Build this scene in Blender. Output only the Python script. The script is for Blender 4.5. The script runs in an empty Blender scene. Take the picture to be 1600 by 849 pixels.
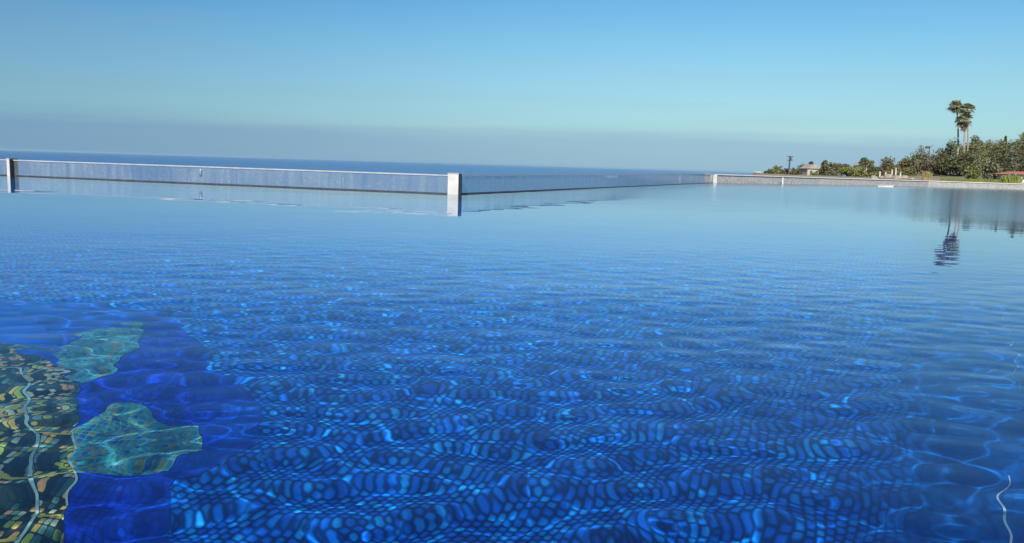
import bpy, bmesh, math, random
import numpy as np
from mathutils import Vector, Matrix
R = math.radians
sc = bpy.context.scene
C = sc.collection
rnd = random.Random(7)

# ------------------------------------------------------------------ camera
F, EYE = 1256.0, 0.6                       # focal length in photo pixels, eye height over the water
roll = math.atan(.0307)
pitch = math.atan(166.4*math.cos(roll)/F)
fw = Vector((0, math.cos(pitch), -math.sin(pitch)))
u0 = Vector((0, math.sin(pitch), math.cos(pitch)))
rt = math.cos(roll)*Vector((1, 0, 0)) + math.sin(roll)*u0
up = -math.sin(roll)*Vector((1, 0, 0)) + math.cos(roll)*u0
cam = bpy.data.cameras.new('camera')
cam.sensor_width = 36
cam.lens = 36*F/1600
cam.clip_start = .02
cam.clip_end = 120000
co = bpy.data.objects.new('camera', cam)
C.objects.link(co)
m3 = Matrix((rt, up, -fw)).transposed()
co.matrix_world = Matrix.Translation((0, 0, EYE)) @ m3.to_4x4()
sc.camera = co

# ------------------------------------------------------------------ sky, sun, exposure
SUN_EL, SUN_AZ = 38, 191                   # clockwise from +Y (the viewing direction)
w = bpy.data.worlds.new('World')
sc.world = w
w.use_nodes = True
nt = w.node_tree
nt.nodes.clear()
def N(nt, t, **k):
    n = nt.nodes.new(t)
    for a, v in k.items():
        if a.startswith('i_'):
            key = a[2:]
            n.inputs[int(key) if key.isdigit() else key.replace('_', ' ')].default_value = v
        else:
            setattr(n, a, v)
    return n
def L(nt, a, b): nt.links.new(a, b)
sky = N(nt, 'ShaderNodeTexSky', sky_type='NISHITA', sun_disc=False, sun_elevation=R(SUN_EL), sun_rotation=R(SUN_AZ),
        altitude=50, air_density=1.0, dust_density=.6, ozone_density=1.0)
tc = N(nt, 'ShaderNodeTexCoord')
sx = N(nt, 'ShaderNodeSeparateXYZ'); L(nt, tc.outputs['Generated'], sx.inputs[0])
# clear air: a little greener blue than the bare model
tint = N(nt, 'ShaderNodeMix', data_type='RGBA', blend_type='MULTIPLY')
tint.inputs[0].default_value = 1
L(nt, sky.outputs[0], tint.inputs[6]); tint.inputs[7].default_value = (.60, 1.14, 1.36, 1)
# marine layer: a low bank of grey blue haze over the sea with an uneven top
mp = N(nt, 'ShaderNodeMapping'); mp.inputs['Scale'].default_value = (3, 3, 60)
L(nt, tc.outputs['Generated'], mp.inputs[0])
nz = N(nt, 'ShaderNodeTexNoise', i_Scale=1.0, i_Detail=4.0); L(nt, mp.outputs[0], nz.inputs[0])
wob = N(nt, 'ShaderNodeMath', operation='MULTIPLY_ADD'); L(nt, nz.outputs[0], wob.inputs[0])
wob.inputs[1].default_value = .034; L(nt, sx.outputs[2], wob.inputs[2])
bank = N(nt, 'ShaderNodeMapRange', interpolation_type='SMOOTHSTEP'); L(nt, wob.outputs[0], bank.inputs[0])
for i, v in zip((1, 2, 3, 4), (.044, .070, .62, 0)): bank.inputs[i].default_value = v
veil = N(nt, 'ShaderNodeMapRange', interpolation_type='SMOOTHSTEP'); L(nt, sx.outputs[2], veil.inputs[0])
for i, v in zip((1, 2, 3, 4), (-.01, .21, .72, 0)): veil.inputs[i].default_value = v
pale = N(nt, 'ShaderNodeMix', data_type='RGBA')
L(nt, veil.outputs[0], pale.inputs[0]); L(nt, tint.outputs[2], pale.inputs[6]); pale.inputs[7].default_value = (5.3, 7.4, 7.9, 1)
# thin streaks of high haze above the bank
mp2 = N(nt, 'ShaderNodeMapping'); mp2.inputs['Scale'].default_value = (1.6, 1.6, 26); mp2.inputs['Rotation'].default_value = (.02, .035, 0)
L(nt, tc.outputs['Generated'], mp2.inputs[0])
nz2 = N(nt, 'ShaderNodeTexNoise', i_Scale=1.3, i_Detail=6.0); L(nt, mp2.outputs[0], nz2.inputs[0])
wr = N(nt, 'ShaderNodeMapRange', interpolation_type='SMOOTHSTEP'); L(nt, nz2.outputs[0], wr.inputs[0])
for i, v in zip((1, 2, 3, 4), (.45, .78, 0, .42)): wr.inputs[i].default_value = v
wl_ = N(nt, 'ShaderNodeMapRange', interpolation_type='SMOOTHSTEP'); L(nt, sx.outputs[2], wl_.inputs[0])
for i, v in zip((1, 2, 3, 4), (.05, .22, 1, 0)): wl_.inputs[i].default_value = v
wm = N(nt, 'ShaderNodeMath', operation='MULTIPLY'); L(nt, wr.outputs[0], wm.inputs[0]); L(nt, wl_.outputs[0], wm.inputs[1])
wsp = N(nt, 'ShaderNodeMix', data_type='RGBA'); L(nt, wm.outputs[0], wsp.inputs[0]); L(nt, pale.outputs[2], wsp.inputs[6]); wsp.inputs[7].default_value = (4.6, 6.4, 7.6, 1)
mar = N(nt, 'ShaderNodeMix', data_type='RGBA')
L(nt, bank.outputs[0], mar.inputs[0]); L(nt, wsp.outputs[2], mar.inputs[6]); mar.inputs[7].default_value = (3.1, 5.2, 7.4, 1)
# the air is thicker and duller towards the open sea on the left
azr = N(nt, 'ShaderNodeMapRange', interpolation_type='SMOOTHSTEP'); L(nt, sx.outputs[0], azr.inputs[0])
for i, v in zip((1, 2, 3, 4), (-.75, .30, 1, 0)): azr.inputs[i].default_value = v
dull = N(nt, 'ShaderNodeMix', data_type='RGBA', blend_type='MULTIPLY')
L(nt, azr.outputs[0], dull.inputs[0]); L(nt, mar.outputs[2], dull.inputs[6]); dull.inputs[7].default_value = (.56, .66, .80, 1)
bg = N(nt, 'ShaderNodeBackground', i_Strength=.05); L(nt, dull.outputs[2], bg.inputs[0])
wo = N(nt, 'ShaderNodeOutputWorld'); L(nt, bg.outputs[0], wo.inputs[0])

sl = bpy.data.lights.new('sun', 'SUN')
sl.energy = 5.0
sl.angle = R(.35)
sl.color = (1, .95, .88)
sl.cycles.is_caustics_light = True
so = bpy.data.objects.new('sun', sl)
C.objects.link(so)
sd = Vector((math.sin(R(SUN_AZ))*math.cos(R(SUN_EL)), math.cos(R(SUN_AZ))*math.cos(R(SUN_EL)), math.sin(R(SUN_EL))))
so.rotation_euler = sd.to_track_quat('Z', 'Y').to_euler()
so.location = sd*30
vs = sc.view_settings
vs.view_transform = 'Standard'; vs.look = 'None'; vs.gamma = 1; vs.exposure = .77; vs.use_curve_mapping = False
sc.render.engine = 'CYCLES'
sc.cycles.use_denoising = True
sc.cycles.caustics_refractive = True
sc.cycles.caustics_reflective = True
sc.cycles.blur_glossy = .3
sc.cycles.sample_clamp_indirect = 6
sc.cycles.max_bounces = 10
sc.cycles.transparent_max_bounces = 16

HAZE = 2.4e-5
# ------------------------------------------------------------------ helpers
def ray(x, y):
    return (fw*F + rt*(x-800) - up*(y-424.5)).normalized()
def water(x, y, z=0):                      # where a sight line meets the level z
    d = ray(x, y)
    return Vector((0, 0, EYE)) + d*((z-EYE)/d.z)
def under(x, y, z):                        # the same below the water, bent at the surface
    d = ray(x, y); P = Vector((0, 0, EYE)) + d*(-EYE/d.z)
    h = math.hypot(d.x, d.y); s = h/1.33; c = math.sqrt(1-s*s)
    return P + Vector((d.x/h*s, d.y/h*s, -c))*(z/-c)
def at(x, y, depth):                       # a point on a sight line at a forward distance
    d = ray(x, y)
    return Vector((0, 0, EYE)) + d*(depth/d.y)

def tag(o, label=None, cat=None, group=None, kind=None):
    if label: o['label'] = label
    if cat: o['category'] = cat
    if group: o['group'] = group
    if kind: o['kind'] = kind
    return o
def link(name, bm, mat, parent=None, smooth=False):
    me = bpy.data.meshes.new(name)
    bm.normal_update()
    bm.to_mesh(me); bm.free()
    if mat: me.materials.append(mat)
    if smooth:
        for p in me.polygons: p.use_smooth = True
    o = bpy.data.objects.new(name, me)
    C.objects.link(o)
    if parent: o.parent = parent
    return o
def empty(name, loc, rz=0):
    o = bpy.data.objects.new(name, None)
    o.location = loc; o.rotation_euler = (0, 0, rz); o.empty_display_size = .1
    C.objects.link(o)
    return o
def box(bm, c, s, rz=0, bev=0, tilt=None):
    r = bmesh.ops.create_cube(bm, size=1)
    vs_ = r['verts']
    bmesh.ops.scale(bm, vec=s, verts=vs_)
    if bev:
        es = list({e for v in vs_ for e in v.link_edges})
        q = bmesh.ops.bevel(bm, geom=es, offset=bev, segments=2, affect='EDGES', profile=.6)
        vs_ = list({v for f in q['faces'] for v in f.verts} | {v for v in vs_ if v.is_valid})
    M = Matrix.Translation(c) @ Matrix.Rotation(rz, 4, 'Z')
    if tilt: M = M @ tilt
    bmesh.ops.transform(bm, matrix=M, verts=vs_)
def tube(bm, pts, rad, n=8, cap=True):
    rings = []
    for i, p in enumerate(pts):
        p = Vector(p)
        a = Vector(pts[max(i-1, 0)]); b = Vector(pts[min(i+1, len(pts)-1)])
        t = (b-a).normalized()
        x = t.orthogonal().normalized() if i == 0 else (rings_x - t*rings_x.dot(t)).normalized()
        rings_x = x
        y = t.cross(x)
        rr = rad[i] if isinstance(rad, (list, tuple)) else rad
        rings.append([bm.verts.new(p + x*math.cos(k*math.tau/n)*rr + y*math.sin(k*math.tau/n)*rr) for k in range(n)])
    for A, B in zip(rings, rings[1:]):
        for k in range(n):
            bm.faces.new((A[k], A[(k+1) % n], B[(k+1) % n], B[k]))
    if cap:
        bm.faces.new(rings[0][::-1]); bm.faces.new(rings[-1])
def prism(bm, pts, z0, z1):
    a = [bm.verts.new((p[0], p[1], z0)) for p in pts]
    b = [bm.verts.new((p[0], p[1], z1)) for p in pts]
    n = len(pts)
    fs = [bm.faces.new(a[::-1]), bm.faces.new(b)]
    for i in range(n): fs.append(bm.faces.new((a[i], a[(i+1) % n], b[(i+1) % n], b[i])))
    bmesh.ops.recalc_face_normals(bm, faces=fs)

def newmat(name):
    m = bpy.data.materials.new(name); m.use_nodes = True
    nt = m.node_tree
    return m, nt, nt.nodes['Principled BSDF']
def noisy(name, c1, c2, scale=8, rough=.8, bump=0, detail=5, metal=0, coord='Object', stretch=(1, 1, 1), lo=.35, hi=.65, spec=.5):
    m, nt, b = newmat(name)
    t = N(nt, 'ShaderNodeTexCoord'); mpn = N(nt, 'ShaderNodeMapping'); mpn.inputs['Scale'].default_value = stretch
    L(nt, t.outputs[coord], mpn.inputs[0])
    n = N(nt, 'ShaderNodeTexNoise', i_Scale=scale, i_Detail=detail, i_Roughness=.6); L(nt, mpn.outputs[0], n.inputs[0])
    r = N(nt, 'ShaderNodeMapRange'); L(nt, n.outputs[0], r.inputs[0])
    r.inputs[1].default_value = lo; r.inputs[2].default_value = hi
    mx = N(nt, 'ShaderNodeMix', data_type='RGBA'); L(nt, r.outputs[0], mx.inputs[0])
    mx.inputs[6].default_value = (*c1, 1); mx.inputs[7].default_value = (*c2, 1)
    L(nt, mx.outputs[2], b.inputs['Base Color'])
    b.inputs['Roughness'].default_value = rough; b.inputs['Metallic'].default_value = metal
    b.inputs['Specular IOR Level'].default_value = spec
    if bump:
        bp = N(nt, 'ShaderNodeBump', i_Strength=bump, i_Distance=.05); L(nt, n.outputs[0], bp.inputs['Height']); L(nt, bp.outputs[0], b.inputs['Normal'])
    return m

def mosaic(name, size, cols, grout, gap=.12, rot=0, rough=.35, bump=.6, offset=0, axes='xy', soft=.12, rnd_=4.0):
    """glass mosaic: tiles of one size, each with its own colour of the ramp, in a grout bed"""
    m, nt, b = newmat(name)
    t = N(nt, 'ShaderNodeTexCoord')
    mpn = N(nt, 'ShaderNodeMapping'); mpn.inputs['Rotation'].default_value = (0, 0, rot)
    L(nt, t.outputs['Object'], mpn.inputs[0])
    s = N(nt, 'ShaderNodeSeparateXYZ'); L(nt, mpn.outputs[0], s.inputs[0])
    def M(op, a, bb=None, c=None):
        n = N(nt, 'ShaderNodeMath', operation=op)
        for i, v in enumerate((a, bb, c)):
            if v is None: continue
            if isinstance(v, (int, float)): n.inputs[i].default_value = v
            else: L(nt, v, n.inputs[i])
        return n.outputs[0]
    ox = {'x': s.outputs[0], 'y': s.outputs[1], 'z': s.outputs[2]}
    pu, pv = ox[axes[0]], ox[axes[1]]
    if axes == 'xz': pu = M('MULTIPLY_ADD', s.outputs[1], 1.0, pu)
    u = M('DIVIDE', pu, size[0]); iu = M('FLOOR', u)
    v = M('DIVIDE', pv, size[1])
    if offset: v = M('MULTIPLY_ADD', M('ABSOLUTE', M('MODULO', iu, 2)), offset, v)
    iv = M('FLOOR', v)
    fu = M('ABSOLUTE', M('SUBTRACT', M('SUBTRACT', u, iu), .5)); fv = M('ABSOLUTE', M('SUBTRACT', M('SUBTRACT', v, iv), .5))
    # rounded square distance
    p4 = M('ADD', M('POWER', M('MULTIPLY', fu, 2), rnd_), M('POWER', M('MULTIPLY', fv, 2), rnd_))
    d = M('POWER', p4, 1/rnd_)
    mask = N(nt, 'ShaderNodeMapRange', interpolation_type='SMOOTHSTEP'); L(nt, d, mask.inputs[0])
    for i, q in zip((1, 2, 3, 4), (1-gap-soft, 1-gap, 1, 0)): mask.inputs[i].default_value = q
    cv = N(nt, 'ShaderNodeCombineXYZ'); L(nt, iu, cv.inputs[0]); L(nt, iv, cv.inputs[1])
    wn = N(nt, 'ShaderNodeTexWhiteNoise', noise_dimensions='2D'); L(nt, cv.outputs[0], wn.inputs['Vector'])
    cr = N(nt, 'ShaderNodeValToRGB'); cr.color_ramp.interpolation = 'CONSTANT' if len(cols) > 4 else 'LINEAR'
    e = cr.color_ramp.elements
    e[0].position = 0; e[0].color = (*cols[0], 1); e[1].position = (len(cols)-1)/len(cols); e[1].color = (*cols[-1], 1)
    for i in range(1, len(cols)-1):
        q = e.new(i/len(cols)); q.color = (*cols[i], 1)
    L(nt, wn.outputs['Value'], cr.inputs[0])
    mx = N(nt, 'ShaderNodeMix', data_type='RGBA'); L(nt, mask.outputs[0], mx.inputs[0])
    mx.inputs[6].default_value = (*grout, 1); L(nt, cr.outputs[0], mx.inputs[7])
    L(nt, mx.outputs[2], b.inputs['Base Color'])
    b.inputs['Roughness'].default_value = rough
    b.inputs['Specular IOR Level'].default_value = .15
    bp = N(nt, 'ShaderNodeBump', i_Strength=bump, i_Distance=.01)
    L(nt, M('SUBTRACT', 1.0, d), bp.inputs['Height']); L(nt, bp.outputs[0], b.inputs['Normal'])
    return m

# ------------------------------------------------------------------ materials
AX = R(26)                                  # bearing of the pool's long side
tile_mat = mosaic('cobalt_mosaic', (.046, .053), [(.003, .145, .70), (.003, .185, .76), (.004, .155, .72), (.008, .29, .78), (.003, .135, .68), (.004, .215, .75), (.003, .15, .70), (.007, .27, .76)], (.001, .038, .20), gap=.0, rot=AX, soft=.62, bump=.2, offset=.5, rnd_=3.2)
nt = tile_mat.node_tree; b = nt.nodes['Principled BSDF']; src = b.inputs['Base Color'].links[0].from_socket
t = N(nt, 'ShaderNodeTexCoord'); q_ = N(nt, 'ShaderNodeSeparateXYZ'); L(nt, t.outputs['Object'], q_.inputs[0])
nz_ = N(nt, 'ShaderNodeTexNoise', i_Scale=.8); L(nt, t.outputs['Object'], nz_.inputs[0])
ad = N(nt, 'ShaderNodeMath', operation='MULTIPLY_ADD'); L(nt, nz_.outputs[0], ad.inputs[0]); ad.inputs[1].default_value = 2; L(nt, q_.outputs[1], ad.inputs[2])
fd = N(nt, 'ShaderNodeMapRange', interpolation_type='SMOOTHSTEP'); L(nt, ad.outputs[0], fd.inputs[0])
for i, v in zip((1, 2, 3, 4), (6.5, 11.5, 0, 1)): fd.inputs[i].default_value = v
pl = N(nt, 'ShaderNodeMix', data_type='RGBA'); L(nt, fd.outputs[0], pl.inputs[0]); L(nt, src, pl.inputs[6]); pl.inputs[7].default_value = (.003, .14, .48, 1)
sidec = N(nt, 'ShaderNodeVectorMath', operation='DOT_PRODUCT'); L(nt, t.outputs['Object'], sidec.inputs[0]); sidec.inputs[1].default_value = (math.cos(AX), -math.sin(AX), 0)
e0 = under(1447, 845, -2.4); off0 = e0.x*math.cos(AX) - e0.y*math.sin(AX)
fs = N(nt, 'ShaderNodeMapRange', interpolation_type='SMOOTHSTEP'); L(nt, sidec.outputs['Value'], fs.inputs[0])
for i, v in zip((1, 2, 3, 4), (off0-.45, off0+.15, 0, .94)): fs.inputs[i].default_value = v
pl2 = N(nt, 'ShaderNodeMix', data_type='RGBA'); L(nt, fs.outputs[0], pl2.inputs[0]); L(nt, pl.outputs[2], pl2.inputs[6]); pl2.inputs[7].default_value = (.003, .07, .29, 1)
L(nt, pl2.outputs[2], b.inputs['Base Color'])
deep_blue = mosaic('royal_blue_mosaic', (.034, .034), [(.002, .016, .30), (.003, .028, .42), (.003, .045, .46), (.002, .02, .34)], (.002, .016, .20), gap=.03, axes='xy', soft=.3, bump=.1)
nt = deep_blue.node_tree; b = nt.nodes['Principled BSDF']; src = b.inputs['Base Color'].links[0].from_socket   # the royal field pales towards its rim
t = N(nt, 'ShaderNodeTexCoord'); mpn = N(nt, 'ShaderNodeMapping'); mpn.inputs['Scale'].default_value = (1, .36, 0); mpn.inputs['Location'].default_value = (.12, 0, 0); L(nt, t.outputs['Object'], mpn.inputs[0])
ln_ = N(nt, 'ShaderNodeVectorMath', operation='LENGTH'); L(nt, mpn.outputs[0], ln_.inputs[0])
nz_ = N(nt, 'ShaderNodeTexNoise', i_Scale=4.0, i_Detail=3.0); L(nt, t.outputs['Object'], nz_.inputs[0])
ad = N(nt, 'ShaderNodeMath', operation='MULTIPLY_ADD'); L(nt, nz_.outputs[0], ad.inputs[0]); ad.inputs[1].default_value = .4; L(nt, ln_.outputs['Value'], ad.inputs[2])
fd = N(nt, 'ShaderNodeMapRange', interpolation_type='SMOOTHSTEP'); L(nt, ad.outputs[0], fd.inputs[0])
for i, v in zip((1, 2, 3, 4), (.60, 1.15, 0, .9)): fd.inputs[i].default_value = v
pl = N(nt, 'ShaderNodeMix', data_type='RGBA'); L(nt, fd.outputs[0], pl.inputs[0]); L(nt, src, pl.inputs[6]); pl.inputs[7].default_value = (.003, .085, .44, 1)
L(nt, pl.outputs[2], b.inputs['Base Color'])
teal_top = mosaic('teal_mosaic_flat', (.03, .03), [(.01, .16, .22), (.02, .26, .30), (.05, .22, .16), (.01, .10, .24), (.16, .20, .07), (.02, .19, .26)], (.09, .27, .29), gap=.10, axes='xy', soft=.05)
dark_top = mosaic('dark_gold_mosaic', (.030, .048), [(.008, .016, .014), (.03, .05, .03), (.012, .04, .05), (.34, .30, .06), (.02, .04, .025), (.08, .20, .17), (.008, .014, .01), (.34, .22, .09), (.03, .10, .09), (.20, .30, .05), (.01, .02, .018), (.30, .42, .28)], (.015, .022, .018), gap=.10, axes='xy', soft=.06)
pale_grout = noisy('pale_joint', (.12, .30, .30), (.25, .42, .38), 14, .7)
yellow_grout = noisy('yellow_joint', (.16, .24, .03), (.36, .30, .05), 9, .7)
steel = noisy('brushed_steel', (.62, .6, .57), (.74, .72, .7), 40, .28, metal=.9, stretch=(1, 1, .1))
alu = noisy('pale_rail', (.24, .235, .23), (.33, .32, .31), 5, .5)
white_p = noisy('white_stucco', (.36, .345, .30), (.46, .445, .40), 3, .7, bump=.1)
dark_p = noisy('bronze_and_post_shade', (.022, .023, .03), (.04, .04, .045), 5, .5)  # bronze parts, and the painted shade on the fence posts
stone = noisy('speckled_granite', (.19, .185, .165), (.31, .30, .265), 7.0, .85, bump=.2, detail=10, lo=.40, hi=.62, stretch=(1, 1, 1.5))
coping_m = noisy('pale_coping_stone', (.40, .37, .31), (.50, .46, .40), .8, .75)
timber = noisy('dark_timber', (.035, .03, .028), (.06, .05, .045), 4, .85)
bark = noisy('bark', (.13, .10, .075), (.22, .18, .14), 3, .9, stretch=(1, 1, .2))
palm_bark = noisy('palm_bark', (.19, .155, .12), (.28, .235, .19), 3, .9)
roof_pale = noisy('pale_roof', (.20, .17, .14), (.28, .24, .2), 2, .85)
roof_red = noisy('red_roof', (.26, .08, .05), (.34, .12, .08), 2, .8)
wallc = noisy('cream_wall', (.26, .23, .18), (.34, .31, .26), 1, .8)
tan_m = noisy('boulder', (.15, .125, .10), (.25, .21, .17), 2, .9, bump=.3)
glass_dark = noisy('window_glass', (.03, .04, .05), (.05, .06, .07), 2, .1)

# glass of the fence: thin clear sheet with a film of salt and drip marks
glass_m, nt, b = newmat('salty_glass')
t = N(nt, 'ShaderNodeTexCoord')
mpn = N(nt, 'ShaderNodeMapping'); mpn.inputs['Scale'].default_value = (6, 6, .7); L(nt, t.outputs['Object'], mpn.inputs[0])
n1 = N(nt, 'ShaderNodeTexNoise', i_Scale=1.2, i_Detail=6.0); L(nt, mpn.outputs[0], n1.inputs[0])
n2 = N(nt, 'ShaderNodeTexNoise', i_Scale=.7, i_Detail=3.0); L(nt, t.outputs['Object'], n2.inputs[0])
s = N(nt, 'ShaderNodeMath', operation='MULTIPLY'); L(nt, n1.outputs[0], s.inputs[0]); L(nt, n2.outputs[0], s.inputs[1])
film = N(nt, 'ShaderNodeMapRange'); L(nt, s.outputs[0], film.inputs[0])
for i, v in zip((1, 2, 3, 4), (.14, .40, .16, .46)): film.inputs[i].default_value = v
n3 = N(nt, 'ShaderNodeTexNoise', i_Scale=16.0, i_Detail=3.0); L(nt, t.outputs['Object'], n3.inputs[0])
sk = N(nt, 'ShaderNodeMapRange'); L(nt, n3.outputs[0], sk.inputs[0])
for i, v in zip((1, 2, 3, 4), (.56, .76, 0, .26)): sk.inputs[i].default_value = v
fm = N(nt, 'ShaderNodeMath', operation='ADD', use_clamp=True); L(nt, film.outputs[0], fm.inputs[0]); L(nt, sk.outputs[0], fm.inputs[1])
tr = N(nt, 'ShaderNodeBsdfTransparent'); tr.inputs[0].default_value = (.88, .92, .94, 1)
df = N(nt, 'ShaderNodeBsdfDiffuse'); df.inputs[0].default_value = (.40, .44, .44, 1)
tl = N(nt, 'ShaderNodeBsdfTranslucent'); tl.inputs[0].default_value = (.40, .44, .44, 1)
gl = N(nt, 'ShaderNodeBsdfGlossy', i_Roughness=.03)
a0 = N(nt, 'ShaderNodeMixShader', i_0=.4); L(nt, df.outputs[0], a0.inputs[1]); L(nt, tl.outputs[0], a0.inputs[2])
a1 = N(nt, 'ShaderNodeMixShader'); L(nt, fm.outputs[0], a1.inputs[0]); L(nt, tr.outputs[0], a1.inputs[1]); L(nt, a0.outputs[0], a1.inputs[2])
fr = N(nt, 'ShaderNodeFresnel', i_IOR=1.5)
a2 = N(nt, 'ShaderNodeMixShader'); L(nt, fr.outputs[0], a2.inputs[0]); L(nt, a1.outputs[0], a2.inputs[1]); L(nt, gl.outputs[0], a2.inputs[2])
L(nt, a2.outputs[0], nt.nodes['Material Output'].inputs[0])

# pool water: one clear refracting surface
water_m, nt, b = newmat('pool_water')
gs = N(nt, 'ShaderNodeBsdfGlass', distribution='BECKMANN', i_Roughness=0.0, i_IOR=1.333); gs.inputs[0].default_value = (.96, .99, 1, 1)
g = N(nt, 'ShaderNodeNewGeometry')            # far out the ripples are too fine for the mesh: they roughen the mirror
ln_ = N(nt, 'ShaderNodeVectorMath', operation='DOT_PRODUCT'); L(nt, g.outputs['Position'], ln_.inputs[0]); ln_.inputs[1].default_value = (1.2, .8, 0)
rg = N(nt, 'ShaderNodeMapRange', interpolation_type='SMOOTHSTEP'); L(nt, ln_.outputs['Value'], rg.inputs[0])
for i, v in zip((1, 2, 3, 4), (10.5, 23, 0, .16)): rg.inputs[i].default_value = v
L(nt, rg.outputs[0], gs.inputs['Roughness'])
L(nt, gs.outputs[0], nt.nodes['Material Output'].inputs[0])

# the open sea
sea_m, nt, b = newmat('sea_water')
b.inputs['Base Color'].default_value = (.010, .060, .19, 1); b.inputs['Roughness'].default_value = .28; b.inputs['IOR'].default_value = 1.33
b.inputs['Specular IOR Level'].default_value = .5
g = N(nt, 'ShaderNodeNewGeometry')
mpn = N(nt, 'ShaderNodeMapping'); mpn.inputs['Scale'].default_value = (.002, .006, 1); L(nt, g.outputs['Position'], mpn.inputs[0])
n = N(nt, 'ShaderNodeTexNoise', i_Scale=1.0, i_Detail=8.0); L(nt, mpn.outputs[0], n.inputs[0])
bp = N(nt, 'ShaderNodeBump', i_Strength=.5, i_Distance=12.0); L(nt, n.outputs[0], bp.inputs['Height']); L(nt, bp.outputs[0], b.inputs['Normal'])

# ------------------------------------------------------------------ pool outline (plan)
FL = Vector((-16.05, 18.33)); LP = water(20, 275); CN = water(710, 304); FP = water(1115, 286)
W1 = water(1280, 288.5); W2 = water(1450, 291.6); W3 = water(1600, 296.0); W4 = water(1800, 303)
d_left = (Vector((LP.x, LP.y)) - Vector((CN.x, CN.y))).normalized()
FLX = Vector((CN.x, CN.y)) + d_left*22
outline = [Vector((FLX.x, FLX.y)), Vector((CN.x, CN.y)), Vector((FP.x, FP.y)), Vector((W1.x, W1.y)), Vector((W2.x, W2.y)), Vector((W3.x, W3.y)),
           Vector((W4.x, W4.y)), Vector((40, -3)), Vector((-26, -3))]
def reach(az):
    d = Vector((math.sin(az), math.cos(az)))
    best = 1e9
    for a, b2 in zip(outline, outline[1:]+outline[:1]):
        e = b2-a
        den = d.x*e.y - d.y*e.x
        if abs(den) < 1e-9: continue
        tt = (a.x*e.y - a.y*e.x)/den
        uu = (a.x*d.y - a.y*d.x)/den
        if tt > 0 and -1e-6 <= uu <= 1+1e-6: best = min(best, tt)
    return best

DEPTH = 2.4
# floor of the pool
bm = bmesh.new()
bm.faces.new([bm.verts.new((p.x, p.y, -DEPTH)) for p in outline][::-1])
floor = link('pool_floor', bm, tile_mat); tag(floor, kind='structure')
# inner wall of the pool under the water line, with the weir lip
bm = bmesh.new()
n_ = len(outline)
ins = [bm.verts.new((p.x, p.y, -DEPTH-.4)) for p in outline]; ins2 = [bm.verts.new((p.x, p.y, -.012)) for p in outline]
cen = Vector((0, 0))
outp = [p + (p-cen).normalized()*.25 for p in outline]
o1 = [bm.verts.new((p.x, p.y, -.012)) for p in outp]; o2 = [bm.verts.new((p.x, p.y, -3.0)) for p in outp]
for i in range(n_):
    j = (i+1) % n_
    bm.faces.new((ins[i], ins[j], ins2[j], ins2[i])); bm.faces.new((ins2[i], ins2[j], o1[j], o1[i])); bm.faces.new((o1[i], o1[j], o2[j], o2[i]))
bmesh.ops.recalc_face_normals(bm, faces=bm.faces)
pw = link('pool_wall', bm, noisy('pool_edge_tile', (.02, .05, .11), (.03, .07, .15), 6, .4)); tag(pw, kind='structure')

# water surface: rings about the swimmer who holds the camera, finer where it is seen large
rng = np.random.RandomState(11)
waves = []
for i in range(64):                        # short ripples that focus the sun on the floor
    lam = math.exp(rng.normal(math.log(.175), .42))
    lam = min(max(lam, .10), .5)
    th = rng.normal(R(97), R(33)) if i % 3 else rng.uniform(0, math.tau)
    slope = .0212/math.sqrt(32)
    k = math.tau/lam
    waves.append((k*math.cos(th), k*math.sin(th), slope/k, rng.uniform(0, math.tau), lam))
for i in range(16):                        # longer, lower undulation
    lam = math.exp(rng.uniform(math.log(.6), math.log(2.4)))
    th = rng.normal(R(100), R(30))
    k = math.tau/lam
    waves.append((k*math.cos(th), k*math.sin(th), .007/math.sqrt(8)/k, rng.uniform(0, math.tau), lam))
az = np.concatenate([np.linspace(-math.pi, -.80, 190, endpoint=False), np.linspace(-.80, .80, 1000, endpoint=False), np.linspace(.80, math.pi, 190, endpoint=False)])
azn = len(az)
Rm = np.array([reach(a) for a in az])
rs = [0.02]
while rs[-1] < 130: rs.append(rs[-1] + min(max(.0008*rs[-1]**2, .0075), 2.0))
rs = np.array(rs); gi = np.arange(len(rs))/len(rs)
NR = 900
gm = np.interp(Rm, rs, gi)
g0 = gi[0]
tt = np.linspace(0, 1, NR)[:, None]
rr = np.interp((g0 + (gm[None, :]-g0)*tt).ravel(), gi, rs).reshape(NR, azn)
Xw = rr*np.sin(az)[None, :]; Yw = rr*np.cos(az)[None, :]
Zw = np.zeros_like(Xw)
sp = np.maximum(np.maximum(.0008*rr**2, .0075), rr*np.where(np.abs(az) < .8, .0016, .0124)[None, :])
def sstep(a, b_, x):
    q = np.clip((x-a)/(b_-a), 0, 1); return q*q*(3-2*q)
calm = 1 - .74*sstep(1.6, 8.0, rr)
calm = calm*(1-.25*sstep(10, 30, rr))
# patches of livelier and smoother water
patch = .85 + .15*np.sin(Xw*1.1+Yw*.5+1)*np.sin(Yw*.9-Xw*.35+2.2) + .10*np.sin(Xw*.31-Yw*.21)
for kx, ky, a, ph, lam in waves:
    fade = 1 - sstep(lam*.22, lam*.42, sp)
    Zw += a*fade*np.sin(kx*Xw+ky*Yw+ph + .35*np.sin(.6*kx*Yw*.3+ph))
Zw *= calm*patch
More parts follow.
